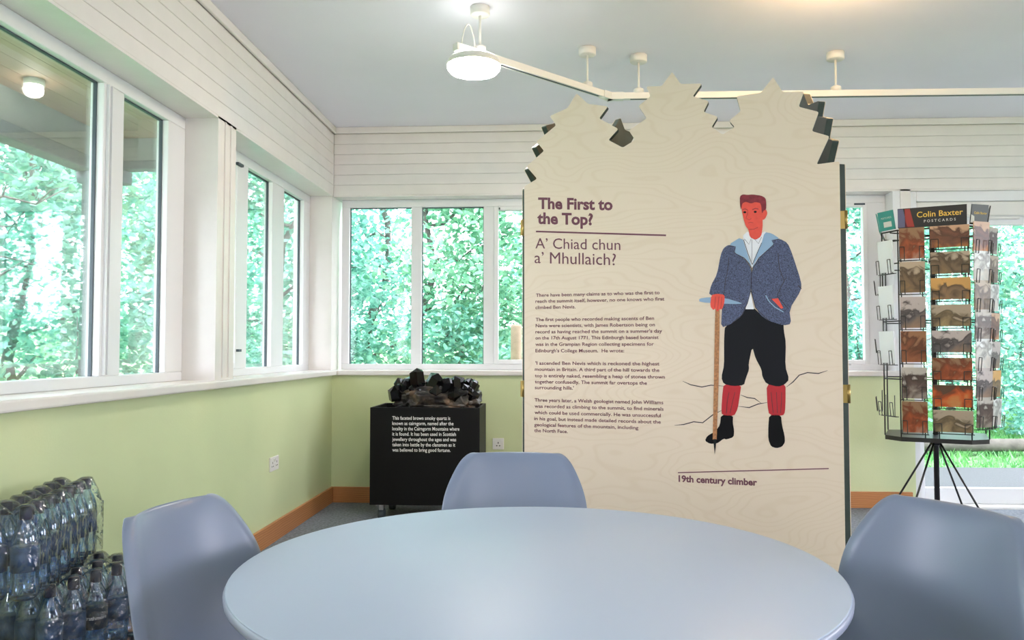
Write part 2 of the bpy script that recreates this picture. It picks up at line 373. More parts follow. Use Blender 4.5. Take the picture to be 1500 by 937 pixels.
for (a, zz, s) in [(0, z, -1) for z in (1.68, 1.01, .34)] + [(PW, z, 1) for z in (1.65, 1.01, .35)]:
    h = thing('hinge', None, loc=(0, 0, 0)); h.parent = kiosk; h.matrix_parent_inverse = Matrix.Translation(-Vector(kiosk.location))
    b = f1(a+s*(.007 if s < 0 else .021), TH*.4, zz)
    tube('hinge_pin', [[b-Vector((0, 0, .034)), b+Vector((0, 0, .034))]], .0055, 'brass', h, 10)
    prism('hinge_leaf', [(min(a, a+s*.02), zz-.033), (max(a, a+s*.02), zz-.033), (max(a, a+s*.02), zz+.033), (min(a, a+s*.02), zz+.033)], f1, .010, .013, 'brass', h)
# --- writing on the front panel
fp = lambda k: (lambda s, z: f1(s, -.0006-.0003*k, z))
def c8(x, y): return 760+x*.4054, 270+y*.4054
def line8(name, s, x0, x1, yb, m='plum_print', off=0., h=None, yb2=None):
    a = pp(*c8(x0, yb)); b = pp(*c8(x1, yb2 or yb)); g = fp(0); k = (b[1]-a[1])/(b[0]-a[0]) if yb2 else 0
    return text(name, s, lambda p, z: g(p, z+k*(p-a[0])), a[0], b[0], a[1], m, pf, off, h)
line8('title_text', 'The First to', 70, 339, 87, off=.034, yb2=92); line8('title_text', 'the Top?', 67, 268, 141, off=.034, yb2=146)
line8('title_text', 'A\u2019 Chiad chun', 60, 367, 231, yb2=237); line8('title_text', 'a\u2019 Mhullaich?', 57, 351, 284, yb2=292)
def strip(name, pts, w, m, k, parent):
    L = [Vector(pp(*p)) for p in pts]; V = []; n = len(L)
    for i, p in enumerate(L):
        t = (L[min(i+1, n-1)]-L[max(i-1, 0)]).normalized(); q = Vector((-t.y, t.x)); ww = w if not isinstance(w, list) else w[i]
        V += [fp(k)(*(p+q*ww/2)), fp(k)(*(p-q*ww/2))]
    return flat(name, V, [(2*i, 2*i+1, 2*i+3, 2*i+2) for i in range(n-1)], m, parent)
strip('printed_rule', [c8(62, 170), c8(532, 184)], .0065, 'plum_print', 0, pf)
PARA = [("There have been many claims as to who was the first to", 62, 509, 406), ("reach the summit itself, however, no one knows who first", 60, 526, 428), ("climbed Ben Nevis.", 60, 205, 450),
 ("The first people who recorded making ascents of Ben", 61, 489, 494), ("Nevis were scientists, with James Robertson being on", 61, 492, 516), ("record as having reached the summit on a summer's day", 60, 518, 538), ("on the 17th August 1771. This Edinburgh based botanist", 60, 505, 560), ("was in the Grampian Region collecting specimens for", 60, 488, 583), ("Edinburgh's College Museum.  He wrote:", 60, 381, 606),
 ("'I ascended Ben Nevis which is reckoned the highest", 60, 508, 651), ("mountain in Britain. A third part of the hill towards the", 58, 508, 673), ("top is entirely naked, resembling a heap of stones thrown", 58, 528, 696), ("together confusedly. The summit far overtops the", 58, 463, 718), ("surrounding hills.'", 58, 199, 739),
 ("Three years later, a Welsh geologist named John Williams", 57, 522, 784), ("was recorded as climbing to the summit, to find minerals", 57, 523, 806), ("which could be used commercially. He was unsuccessful", 57, 513, 829), ("in his goal, but instead made detailed records about the", 56, 513, 851), ("geological features of the mountain, including", 56, 432, 873), ("the North Face.", 56, 177, 894)]
for s, x0, x1, yb in PARA: line8('paragraph_text', s, x0, x1, yb, off=.016, h=.0195)
a = pp(994, 705); b = pp(1109, 703); text('caption_text', '19th century climber', fp(0), a[0], b[0], a[1], 'plum_print', pf, .034)
strip('printed_rule', [(993, 692), (1214, 686)], .004, 'plum_print', 0, pf)
# --- printed picture of the climber
A = lambda L: [(980+x*.23474, 270+y*.23474) for x, y in L]
B = lambda L: [(980+x*.26681, 470+y*.26681) for x, y in L]
def smooth2(P, it=1):
    for _ in range(it):
        o = []
        for i in range(len(P)):
            p, q = P[i], P[(i+1) % len(P)]; o += [(.8*p[0]+.2*q[0], .8*p[1]+.2*q[1]), (.2*p[0]+.8*q[0], .2*p[1]+.8*q[1])]
        P = o
    return P
def patch(name, pts, m, k, sm=1):
    q = [pp(*p) for p in smooth2(pts, sm)]; return flat(name, [fp(k)(*p) for p in q], [tuple(range(len(q)))], m, pf)
for L, nm in ((B([(75, 330), (120, 350), (180, 362), (230, 352), (300, 357)]), 1), (B([(645, 362), (680, 335), (715, 297), (760, 283), (820, 288), (870, 272)]), 1), (B([(30, 572), (80, 568), (135, 553), (185, 558), (240, 515), (290, 490)]), 1), (B([(380, 468), (440, 475), (490, 455), (540, 447)]), 1), (B([(392, 405), (430, 420), (470, 425), (505, 450)]), 1)):
    n = len(L); strip('printed_crack', L, [.0012+.0026*min(i, n-1-i, 1) for i in range(n)], 'line_print', 0, pf)
patch('printed_sock', B([(300, 343), (397, 350), (390, 400), (378, 480), (357, 522), (290, 516), (288, 480), (292, 410)]), 'sock_print', 1)
patch('printed_sock', B([(535, 345), (590, 355), (640, 345), (640, 430), (637, 500), (625, 520), (550, 517), (540, 460)]), 'sock_print', 1)
for L in ([(330, 390), (320, 440), (315, 505)], [(362, 390), (350, 440), (335, 505)], [(560, 390), (565, 440), (572, 505)], [(590, 390), (592, 440), (595, 505)], [(618, 390), (618, 440), (612, 505)]): strip('sock_crease', B(L), .0018, 'line_print', 2, pf)
patch('printed_boot', B([(285, 515), (352, 517), (350, 560), (358, 600), (355, 637), (315, 650), (300, 645), (265, 672), (225, 674), (197, 657), (210, 630), (255, 605), (280, 570)]), 'black_print', 1)
patch('printed_boot', B([(550, 515), (615, 515), (620, 570), (635, 630), (637, 665), (620, 690), (590, 698), (560, 688), (545, 650), (545, 580)]), 'black_print', 1)
patch('printed_trousers', A([(350, 890), (400, 850), (450, 800), (480, 770), (530, 770), (570, 810), (640, 850), (715, 870)]) + B([(630, 50), (642, 120), (638, 250), (660, 320), (635, 348), (600, 361), (535, 345), (512, 305), (508, 265), (475, 205), (457, 140), (437, 235), (440, 265), (420, 320), (412, 352), (350, 357), (300, 345), (287, 310), (303, 240), (302, 120), (305, 50)]), 'trouser_print', 2)
patch('printed_shirt', A([(455, 325), (495, 288), (535, 335), (597, 292), (607, 300), (575, 420), (520, 535), (490, 440)]), 'shirt_print', 2)
patch('printed_shirt', A([(508, 665), (530, 778), (478, 778)]), 'shirt_print', 4, 0)
patch('printed_jacket', A([(340, 398), (372, 376), (418, 388), (408, 428), (470, 460), (517, 530), (511, 660), (480, 770), (455, 820), (390, 870), (325, 895), (330, 780), (337, 720), (347, 692), (248, 694), (262, 630), (300, 560), (322, 440)]), 'jacket_print', 3)
patch('printed_jacket', A([(517, 530), (560, 460), (655, 375), (638, 350), (690, 338), (740, 365), (768, 430), (826, 610), (825, 660), (750, 780), (763, 870), (715, 880), (620, 850), (570, 815), (535, 760), (511, 660)]), 'jacket_print', 3)
patch('printed_lapel', A([(370, 377), (455, 325), (485, 420), (521, 530), (500, 490), (470, 455), (408, 428), (418, 388)]), 'lapel_print', 4)
patch('printed_lapel', A([(597, 298), (640, 305), (693, 340), (638, 350), (657, 374), (600, 420), (545, 470), (519, 530), (535, 460), (575, 375)]), 'lapel_print', 4)
patch('printed_face', A([(448, 118), (480, 100), (575, 105), (582, 165), (584, 210), (584, 270), (575, 325), (540, 347), (505, 330), (496, 282), (478, 260), (465, 215), (456, 170)]), 'skin_print', 5)
patch('printed_ear', A([(583, 165), (605, 155), (615, 180), (600, 215), (582, 224)]), 'skin_print', 5)
patch('printed_hair', A([(442, 75), (460, 62), (490, 66), (520, 63), (575, 70), (602, 85), (607, 120), (606, 157), (590, 165), (580, 185), (574, 118), (540, 110), (510, 120), (480, 108), (456, 120), (450, 162), (443, 130)]), 'hair_print', 6)
for x, y in ((473, 174), (538, 172)):
    patch('printed_eye', A([(x+10*math.cos(t*.8), y+7*math.sin(t*.8)) for t in range(8)]), 'trouser_print', 6)
for L, w in (([(458, 158), (475, 153), (490, 160)], .002), ([(520, 158), (540, 150), (558, 155)], .003), ([(492, 160), (490, 185), (480, 212), (500, 222), (514, 214)], .0013), ([(494, 241), (508, 237), (526, 240)], .0013), ([(500, 282), (530, 280), (556, 268)], .0014)):
    strip('face_line', A(L), w, 'hair_print', 7, pf)
for L, w in (([(517, 345), (518, 420), (516, 480)], .0013), ([(470, 340), (500, 375), (512, 340)], .0013), ([(535, 342), (558, 370), (578, 328)], .0013), ([(465, 345), (492, 430), (519, 500)], .002), ([(578, 365), (545, 440), (520, 500)], .002), ([(372, 385), (416, 388), (408, 428), (470, 460), (500, 495), (517, 530), (511, 660), (490, 740), (455, 815), (390, 868)], .0022), ([(690, 340), (640, 350), (655, 374), (560, 460), (517, 530)], .002), ([(511, 660), (540, 770), (620, 848)], .002),
             ([(374, 455), (366, 540), (352, 600), (343, 690)], .0022), ([(680, 430), (688, 520), (718, 602), (690, 660), (674, 695), (745, 775)], .0024), ([(718, 602), (733, 580)], .002), ([(805, 630), (826, 652)], .003), ([(272, 612), (315, 598)], .002)):
    strip('jacket_line', A(L), w, 'line_print', 6, pf)
patch('printed_hand', A([(640, 714), (680, 710), (713, 770), (700, 776)]), 'skin_print', 5, 0)
strip('printed_pocket', A([(603, 692), (625, 730), (660, 765), (714, 796)]), .0036, 'lapel_print', 6, pf)
patch('printed_axe_head', A([(188, 712), (250, 703), (350, 708), (456, 740), (450, 746), (350, 745), (190, 735)]), 'lapel_print', 5)
patch('printed_axe_shaft', A([(289, 770), (316, 770)]) + B([(278, 20), (272, 350), (262, 650), (240, 650), (246, 350), (252, 20)]), 'stick_print', 5, 0)
patch('printed_axe_spike', B([(242, 648), (261, 648), (257, 690), (251, 732), (247, 690)]), 'trouser_print', 6, 0)
patch('printed_hand', A([(264, 690), (300, 682), (348, 688), (346, 740), (331, 780), (316, 778), (301, 796), (290, 772), (277, 785), (257, 760)]), 'skin_print', 7)
for L in ([(290, 700), (285, 770)], [(312, 700), (303, 785)], [(330, 702), (323, 775)]): strip('finger_line', A(L), .0013, 'hair_print', 8, pf)

# ================================================================== round table
TC = Vector((-.045, 1.672, 0)); TR = .607
tb = thing('round_table', 'round pale blue-white table top in the foreground', 'table', TC)
prof = [(TR-.03, .702), (TR-.008, .706), (TR-.001, .714), (TR, .722), (TR-.003, .7285)]
lathe('table_edge', [(.02, .701)] + prof, 'table_edge', tb, TC, 128)
lathe('tabletop', [(TR-.003, .7286), (TR-.006, .7300), (.001, .7300)], 'table_laminate', tb, TC, 128)
lathe('pedestal', [(.20, .70), (.18, .685), (.06, .67), (.04, .6), (.04, .08), (.06, .05)], 'track_white', tb, TC, 32)
lathe('base', [(.30, 0), (.30, .012), (.25, .022), (.06, .05), (.04, .06)], 'track_white', tb, TC, 48)

# ================================================================== moulded chairs
def make_chair():
    c = thing('shell_chair', local=True)
    P = [(-.235, .415), (-.228, .436), (-.20, .447), (-.12, .444), (-.02, .432), (.07, .424), (.13, .432), (.168, .462), (.188, .51), (.204, .57), (.220, .64), (.236, .705), (.249, .755), (.259, .790), (.267, .812), (.274, .825), (.281, .831), (.289, .829)]
    Wd = [.150, .175, .198, .218, .226, .226, .224, .222, .224, .228, .232, .224, .205, .188, .173, .158, .145, .134]
    nu = 23; V = []; Fc = []
    for i, ((y, z), w) in enumerate(zip(P, Wd)):
        back = min(1, max(0, (z-.44)/.12)) if y > .1 else 0
        topf = max(0, 1-max(0, (z-.70)/.15)*.55)
        for j in range(nu):
            u = -1+2*j/(nu-1); fl_ = max(0, (abs(u)-.86)/.14)**2
            dy = -back*.070*topf*abs(u)**2.2 + back*.020*fl_
            dz = (1-back)*(.040*abs(u)**2.4*(1 if i > 2 else .3*i) - .012*fl_)
            uu = u*w + (.010*fl_*(1 if u > 0 else -1))*.4
            V.append((uu, y+dy, z+dz))
    n = len(P)
    for i in range(n-1):
        for j in range(nu-1): q = i*nu+j; Fc.append((q, q+1, q+nu+1, q+nu))
    s = mesh('seat_shell', V, Fc, 'chair_plastic', c, True)
    md = s.modifiers.new('solid', 'SOLIDIFY'); md.thickness = .006; md.offset = 0
    md = s.modifiers.new('sub', 'SUBSURF'); md.levels = 1; md.render_levels = 2
    for sx in (-1, 1):
        for y0, y1 in ((-.11, -.21), (.09, .20)):
            tube('leg', [[(sx*.12, y0, .415), (sx*.205, y1, 0)]], [.012, .009], 'track_white', c, 10)
    for k in (-1, 1):
        for a, b, e, z in ((.12, -.11, .09, .40), (.165, -.16, .15, .2)): tube('brace', [[(-k*a, b, z), (k*a, e, z+.006*k)]], .004, 'black_metal', c, 6)
    return c
ch0 = make_chair()
spots = [((-.135, 2.385), 0, 'grey-blue moulded chair on the far side of the round table'),
         (None, R(80), 'grey-blue moulded chair left of the table, beside the water bottles'),
         (None, R(-62), 'grey-blue moulded chair right of the table, in front of the postcard rack')]
for i, (xy, rz, lab) in enumerate(spots):
    if xy is None:   # back top centre stands where the photograph shows it; seat runs towards the table
        t_ = on_z(250 if i == 1 else 1396, 741, .829); xy = (t_.x+math.sin(rz)*.265, t_.y-math.cos(rz)*.265)
    x, y = xy
    c = ch0 if i == 0 else copy_tree(ch0)
    c.location = (x, y, 0); c.rotation_euler = (0, 0, rz); tag(c, lab, 'chair', 'moulded chairs around the round table')

# ================================================================== black plinth with smoky quartz
bxx, bxy, bz0, bz1 = (-1.276, -.522), (5.45, 5.93), .115, .777
pl = thing('display_plinth', 'black box plinth on castors with white writing, in the corner', 'plinth', ((bxx[0]+bxx[1])/2, (bxy[0]+bxy[1])/2, 0))
box('front_board', bxx, (bxy[0], bxy[0]+.018), (bz0, bz1), 'black_paint', pl, .002)
box('rear_board', bxx, (bxy[1]-.018, bxy[1]), (bz0, bz1), 'black_paint', pl, .002)
for x in (bxx[0], bxx[1]-.018): box('side_board', (x, x+.018), (bxy[0]+.018, bxy[1]-.018), (bz0, bz1), 'black_paint', pl, .002)
box('tray', (bxx[0]+.018, bxx[1]-.018), (bxy[0]+.018, bxy[1]-.018), (bz1-.075, bz1-.055), 'black_paint', pl)
for x in (bxx[0]+.07, bxx[1]-.07):
    for y in (bxy[0]+.06, bxy[1]-.06):
        ca = thing('castor'); ca.parent = pl; ca.matrix_parent_inverse = Matrix.Translation(-Vector(pl.location))
        box('castor_plate', (x-.035, x+.035), (y-.03, y+.03), (.108, .115), 'steel', ca); box('castor_fork', (x-.016, x+.016), (y-.012, y+.028), (.04, .108), 'steel', ca, .004)
        o = lathe('castor_wheel', [(.02, -.011), (.037, -.011), (.04, -.006), (.04, .006), (.037, .011), (.02, .011)], 'seal_dark', ca, (0, 0, 0), 20)
        for v in o.data.vertices: v.co = Vector((v.co.z*1.9+x, v.co.x+y+.012, v.co.y+.04))
fx = lambda s, z: Vector((s, bxy[0]-.0006, z))
for s, x1, yb in zip(["This faceted brown smoky quartz is", "known as cairngorm, named after the", "locality in the Cairngorm Mountains where", "it is found. It has been used in Scottish", "jewellery throughout the ages and was", "taken into battle by the clansmen as it", "was believed to bring good fortune."], (647, 664, 695, 677, 678, 673, 648), (340, 368, 396, 424, 452, 480, 508)):
    a = on_y(480+341*.2776, 520+yb*.2776, bxy[0]); b = on_y(480+x1*.2776, 520+yb*.2776, bxy[0]); text('plinth_text', s, fx, a.x, b.x, a.z, 'white_print', pl, .012, .034)
zt = bz1-.055; qx, qy = -.842, 5.66
qz = thing('smoky_quartz', 'large dark smoky quartz cluster resting on the black plinth', 'mineral', (qx, qy, zt))
bm = bmesh.new(); bmesh.ops.create_icosphere(bm, subdivisions=5, radius=1)
from mathutils import noise
for v in bm.verts:
    p = v.co.copy(); e = [math.copysign(abs(c)**.62, c) for c in p]; k = 1+.16*noise.noise(p*2.3)+.10*noise.noise(p*6)+.05*abs(noise.noise(p*13))
    v.co = Vector((qx+e[0]*.285*k, qy+e[1]*.15*k, max(zt+.001, zt+.108+e[2]*.108*k)))
me = bpy.data.meshes.new('rock_base'); bm.to_mesh(me); bm.free(); link('rock_base', me, 'smoky_rock', qz)
def crystal(c, d, r, h, tip, tw, m='crystal_black'):
    d = Vector(d).normalized(); a = d.orthogonal().normalized(); b = d.cross(a); c = Vector(c); V = []
    sq = [random.uniform(.8, 1.15) for _ in range(6)]
    for hh, k in ((0, 1), (h, .94)):
        for i in range(6): th = tw+i*math.pi/3; V.append(c+d*(hh+(random.uniform(-.15, .15)*r if hh else 0))+(a*math.cos(th)+b*math.sin(th))*r*k*sq[i])
    V.append(c+d*(h+tip)+a*r*random.uniform(-.3, .3)+b*r*random.uniform(-.3, .3))
    Fc = [tuple(range(5, -1, -1))]+[(i, (i+1) % 6, (i+1) % 6+6, i+6) for i in range(6)]+[(i+6, (i+1) % 6+6, 12) for i in range(6)]
    mesh('crystal', V, Fc, m, qz)
big = [(-.27, .09, .055, .10, (-.15, -.3, 1)), (-.125, .20, .045, .11, (-.1, -.2, 1)), (-.02, .17, .055, .10, (.5, -.2, 1)), (.075, .15, .045, .10, (.25, -.5, 1)), (.155, .16, .045, .09, (-.1, 0, 1)), (.225, .115, .055, .07, (.55, -.7, .8)), (-.20, .17, .045, .08, (.2, .1, 1)), (.01, .13, .05, .08, (.1, -.9, .7)), (-.10, .12, .045, .08, (-.2, -.9, .8)), (-.17, .11, .04, .07, (.2, -1, .6)), (.14, .11, .045, .07, (0, -1, .7)), (.25, .16, .035, .06, (.5, .1, 1))]
for x, z, r, h, d in big: crystal((qx+x, qy-.05-random.random()*.06, zt+z+.015), d, r*1.18, h*.8, r*.5, random.random())
for i in range(80):
    x = random.uniform(-.28, .27); y = random.uniform(-.11, .12); r = random.uniform(.02, .042)
    crystal((qx+x, qy+y, zt+.178+random.uniform(-.03, .025)-abs(y)*.25), (random.uniform(-.5, .5), y*5+random.uniform(-.4, .2), 1), r, r*random.uniform(.8, 1.7), r*.6, random.random())

# ================================================================== sockets
def socket(name, label, f, n):
    s = thing(name, label, 'socket', f(0, 0, 0))
    def bx(nm, a, d, z, m, bev=0):
        p, q = f(a[0], d[0], z[0]), f(a[1], d[1], z[1]); return box(nm, sorted((p[0], q[0])), sorted((p[1], q[1])), sorted((p[2], q[2])), m, s, bev)
    hw = .073 if n == 2 else .043
    bx('face_plate', (-hw, hw), (0, .010), (-.043, .043), 'socket_white', .003)
    for c in ((-.036, .036) if n == 2 else (0,)):
        for a, z, w, h in ((0, .008, .0035, .006), (-.011, -.014, .005, .0035), (.011, -.014, .005, .0035)): bx('pin_slot', (c+a-w, c+a+w), (.0098, .0104), (z-h, z+h), 'socket_hole')
        k = c*.28 if n == 2 else .026; bx('switch', (k-.006, k+.006), (.010, .014), (.012, .03), 'socket_white', .001)
socket('double_socket', 'white double socket on the green left wall', lambda a, d, z: (XL+d, 4.86+a, .475+z), 2)
socket('wall_socket', 'white socket on the back wall beside the black plinth', lambda a, d, z: (-.445+a, YB-d, .455+z), 1)

# ================================================================== lighting track and disc lamp
zt_ = ZC-.245
ra = Vector((-.384, 3.994, 0)); rb = Vector((.181, 4.575, 0)); cr = Vector((.318, 4.705, 0)); re = Vector((5.2, 4.79, 0))
tk = thing('lighting_track', 'white ceiling lighting track on rods above the display', 'light track', (cr.x, cr.y, zt_))
dd = (rb-ra).normalized(); st = ra-dd*.16
def bar(nm, p, q, w, z0, z1, m, par):
    t = (q-p).normalized(); s = Vector((-t.y, t.x, 0))*w/2
    V = [Vector((*(a+b).xy, z)) for z in (z0, z1) for a, b in ((p, -s), (q, -s), (q, s), (p, s))]
    return mesh(nm, V, [(0, 1, 2, 3), (4, 7, 6, 5), (0, 4, 5, 1), (1, 5, 6, 2), (2, 6, 7, 3), (3, 7, 4, 0)], m, par)
bar('track_rail', st, cr, .036, zt_-.018, zt_+.018, 'track_white', tk); bar('track_rail', cr, re, .036, zt_-.018, zt_+.018, 'track_white', tk)
bar('track_slot', st+dd*.3, cr-dd*.1, .014, zt_-.0195, zt_-.018, 'seal_dark', tk); bar('track_slot', cr+Vector((.12, 0, 0)), re, .014, zt_-.0195, zt_-.018, 'seal_dark', tk)
e2 = (re-cr).normalized()
bar('corner_joint', cr-dd*.07, cr+dd*.012, .044, zt_-.021, zt_+.02, 'track_white', tk); bar('corner_joint', cr-e2*.012, cr+e2*.08, .044, zt_-.021, zt_+.02, 'track_white', tk)
for p in (ra, rb, Vector((.488, 4.708, 0)), Vector((1.634, 4.728, 0)), Vector((3.4, 4.76, 0))):
    lathe('ceiling_rose', [(.045, ZC-.045), (.05, ZC-.04), (.05, ZC-.002)], 'track_white', tk, (p.x, p.y, 0), 24)
    tube('rod', [[(p.x, p.y, ZC-.045), (p.x, p.y, zt_+.02)]], .0065, 'track_white', tk, 10)
    lathe('rod_clip', [(.032, zt_+.016), (.03, zt_+.04), (.012, zt_+.05)], 'track_white', tk, (p.x, p.y, 0), 12)
def disc_lamp(c, label, z, ex=True):
    lp = thing('disc_lamp', label, 'lamp', (c.x, c.y, z), group='white disc lamps under the ceiling')
    lathe('lamp_housing', [(.05, z+.05), (.125, z+.042), (.137, z+.02), (.137, z+.008)], 'track_white', lp, (c.x, c.y, 0), 40)
    lathe('diffuser', [(.133, z+.012), (.133, z-.006), (.12, z-.022), (.08, z-.034), (.02, z-.038)], 'lamp_glow', lp, (c.x, c.y, 0), 40)
    lathe('uplight_ring', [(.07, z+.0485), (.07, z+.052), (.118, z+.0475), (.118, z+.043)], 'uplight_glow', lp, (c.x, c.y, 0), 40)
    if ex:
        a, b = st+dd*.04, ra-dd*.03
        L = [(*(a+(b-a)*t).xy, zt_+.02+.115*math.sin(math.pi*t)**.7) for t in [i/14 for i in range(15)]]
        tube('cable', [L], .0035, 'track_white', lp, 8)
    return lp
lc = on_z(694, 94, zt_-.05); disc_lamp(Vector((lc.x, lc.y, 0)), 'glowing disc lamp hanging from the end of the lighting track', zt_-.068)
# unseen disc lamps added to light the room, behind and beside the viewpoint
for x, y, w_ in ((-.9, -1.2, 'near the left wall behind'), (1.9, -.6, 'right of and behind'), (3.9, 2.0, 'far to the right of'), (.6, -2.2, 'near the rear wall behind')):
    o = disc_lamp(Vector((x, y, 0)), 'unseen disc lamp added for room light, %s the viewpoint' % w_, zt_-.068, False)
    tube('rod', [[(x, y, ZC), (x, y, zt_-.02)]], .0065, 'track_white', o, 10)
# warm ceiling lamp just above the frame on the right
wlmp = thing('ceiling_lamp', 'warm bulb lamp on the ceiling right of the display', 'lamp', (1.33, 3.55, ZC-.3))
mat('warm_glow', (1, .8, .5), .5, emit=(1, .62, .28), estr=260)
tube('rod', [[(1.33, 3.55, ZC), (1.33, 3.55, ZC-.08)]], .0065, 'track_white', wlmp, 10)
lathe('bulb', [(.012, ZC-.08), (.022, ZC-.105), (.032, ZC-.135), (.028, ZC-.162), (.01, ZC-.176)], 'warm_glow', wlmp, (1.33, 3.55, 0), 20)

# ================================================================== postcard rack
RC = Vector((2.545, 5.56, 0)); RZ = R(-24.5)
rk = thing('postcard_rack', 'black wire revolving postcard rack on four legs by the garden door', 'card rack', RC, RZ, local=True)
RM = Matrix.Translation(RC) @ Matrix.Rotation(RZ, 4, 'Z')
zb, ztop = .605, 1.955
tube('pole', [[(0, 0, .03), (0, 0, ztop+.1)]], .017, 'black_metal', rk, 14)
lathe('hub', [(.02, .53), (.034, .535), (.034, .575), (.02, .58)], 'black_metal', rk, (0, 0, 0), 16)
for k in range(4):
    th = R(150+90*k); p = Vector((math.cos(th)*.36, math.sin(th)*.36, .012))
    l = tube('leg', [[(math.cos(th)*.025, math.sin(th)*.025, .555), tuple(p)]], .0065, 'black_metal', rk, 8)
    lathe('foot', [(.016, 0), (.02, .006), (.02, .035), (.012, .04)], 'black_metal', l, tuple(p.xy)+(0,), 12)
HW, CN = .20, .10
octo = [(-HW, -HW-CN), (HW, -HW-CN), (HW+CN, -HW), (HW+CN, HW), (HW, HW+CN-.06), (-HW, HW+CN-.06), (-HW-CN, HW), (-HW-CN, -HW)]
idf = lambda a, t, b: Vector((a, b, t))
prism('base_plate', octo, idf, zb-.028, zb, 'black_metal', rk)
for z in (.98, 1.36, 1.74): tube('ring', [[(x, y, z) for x, y in octo+octo[:1]]], .004, 'black_metal', rk, 6)
tube('top_ring', [[(x, y, ztop) for x, y in octo+octo[:1]]], .005, 'black_metal', rk, 6)
for x, y in octo: tube('upright', [[(x, y, zb), (x, y, ztop)]], .0042, 'black_metal', rk, 6)
for x in (-.06, .02): tube('upright', [[(x, -HW-CN, zb), (x, -HW-CN, ztop)]], .0035, 'black_metal', rk, 6)
for k in range(4): 
    a = R(45+90*k); tube('spoke', [[(0, 0, ztop-.01), (math.cos(a)*.35, math.sin(a)*.33, ztop-.005)]], .004, 'black_metal', rk, 6)
# header boards
def header(nm, p, q, m, z0=2.0, z1=2.125):
    p, q = Vector((*p, 0)), Vector((*q, 0)); t = (q-p).normalized(); n = Vector((t.y, -t.x, 0)); L = (q-p).length; lean = .02
    f = lambda a, d, b: p + t*a + n*(d+.01+lean*(b-z0)/(z1-z0)) + Vector((0, 0, b))
    o = prism(nm, [(.003, z0), (L-.003, z0), (L-.003, z1), (.003, z1)], f, 0, .006, m, rk); return o, f, L
mat('header_black', (.018, .02, .022), .4); mat('header_teal', (.03, .27, .24), .4); mat('header_red', (.32, .04, .035), .4); mat('header_violet', (.10, .11, .20), .4); mat('gold_print', (.75, .5, .08), .5); mat('pale_print', (.62, .62, .58), .5)
for i, m in ((0, 'header_black'), (1, 'header_black'), (7, 'header_teal'), (6, 'header_teal'), (2, 'header_black')):
    o, f, L = header('header_board', octo[i], octo[(i+1) % 8], m); o['_local'] = 1; o.location.z = -.035
    g = lambda s, z, f=f: f(s, .0068, z)
    if i == 0:
        for a, b, mm in ((0.004, .045, 'header_violet'), (.045, .085, 'header_red')): flat('header_stripe', [g(a, 2.004), g(b+.015, 2.004), g(b-.01, 2.121), g(a, 2.121)], [(0, 1, 2, 3)], mm, o)
        g2 = lambda s, z, f=f: f(s, .0074, z)
        text('header_text', 'Colin Baxter', g2, .115, .375, 2.062, 'gold_print', o, .008); text('header_text', 'P O S T C A R D S', g2, .155, .335, 2.028, 'pale_print', o, .01)
    elif i == 1:
        flat('header_stripe', [g(0.004, 2.01), g(.035, 2.01), g(.03, 2.05), g(.004, 2.06)], [(0, 1, 2, 3)], 'pale_print', o); text('header_text', 'Colin Baxter', g, .025, .13, 2.065, 'gold_print', o, .01)
    elif i == 7:
        flat('header_stripe', [g(.045, 2.02), g(.115, 2.02), g(.115, 2.055), g(.045, 2.055)], [(0, 1, 2, 3)], 'pale_print', o); text('header_text', 'POSTCARDS', g, .03, .12, 2.075, 'pale_print', o)
# postcards and their wire pockets
def cardmat(name, sky, land, spot, seed):
    m = mat(name, sky, .35); nt = m.node_tree; b = nt.nodes['Principled BSDF']
    tc = nt.nodes.new('ShaderNodeTexCoord'); sp = nt.nodes.new('ShaderNodeSeparateXYZ'); n = nt.nodes.new('ShaderNodeTexNoise'); n.inputs['Scale'].default_value = 9+7*math.sin(seed)**2; n.inputs['Detail'].default_value = 4; n.inputs['Distortion'].default_value = 1.2
    mp = nt.nodes.new('ShaderNodeMapping'); mp.inputs['Location'].default_value = (seed*1.7, seed*.9, seed*.33)
    nt.links.new(tc.outputs['Object'], mp.inputs['Vector']); nt.links.new(mp.outputs['Vector'], n.inputs['Vector']); nt.links.new(tc.outputs['Object'], sp.inputs[0])
    ad = nt.nodes.new('ShaderNodeMath'); ad.operation = 'MULTIPLY_ADD'; ad.inputs[1].default_value = 2.6; nt.links.new(sp.outputs['Z'], ad.inputs[0]); nt.links.new(n.outputs['Fac'], ad.inputs[2])
    r = nt.nodes.new('ShaderNodeValToRGB'); e = r.color_ramp.elements; e[0].position = .12; e[0].color = (*spot, 1); e[1].position = .85; e[1].color = (*sky, 1)
    x = e.new(.40); x.color = (*land, 1); x = e.new(.55); x.color = (*[c*.45 for c in land], 1); x = e.new(.64); x.color = (*sky, 1)
    nt.links.new(ad.outputs[0], r.inputs['Fac']); nt.links.new(r.outputs['Color'], b.inputs['Base Color']); return name
CM = [cardmat('card_%s' % k, *v, i*3.1) for i, (k, v) in enumerate({
 'orange': ((.24, .14, .07), (.30, .07, .02), (.42, .29, .20)), 'dusk': ((.50, .32, .20), (.16, .06, .03), (.50, .20, .05)), 'moor': ((.40, .33, .24), (.16, .11, .06), (.28, .17, .07)),
 'gold': ((.52, .30, .09), (.20, .13, .07), (.48, .24, .05)), 'loch': ((.42, .38, .36), (.11, .10, .10), (.30, .20, .13)), 'brown': ((.26, .13, .06), (.20, .07, .03), (.30, .12, .05)),
 'hills': ((.36, .30, .22), (.20, .15, .08), (.36, .28, .14)), 'fox': ((.08, .04, .02), (.50, .10, .02), (.45, .26, .08)), 'pale': ((.62, .66, .64), (.50, .52, .48), (.66, .60, .52)), 'bird': ((.42, .40, .35), (.09, .06, .05), (.40, .36, .30))}.items())]
mat('card_white', (.78, .82, .84), .4)
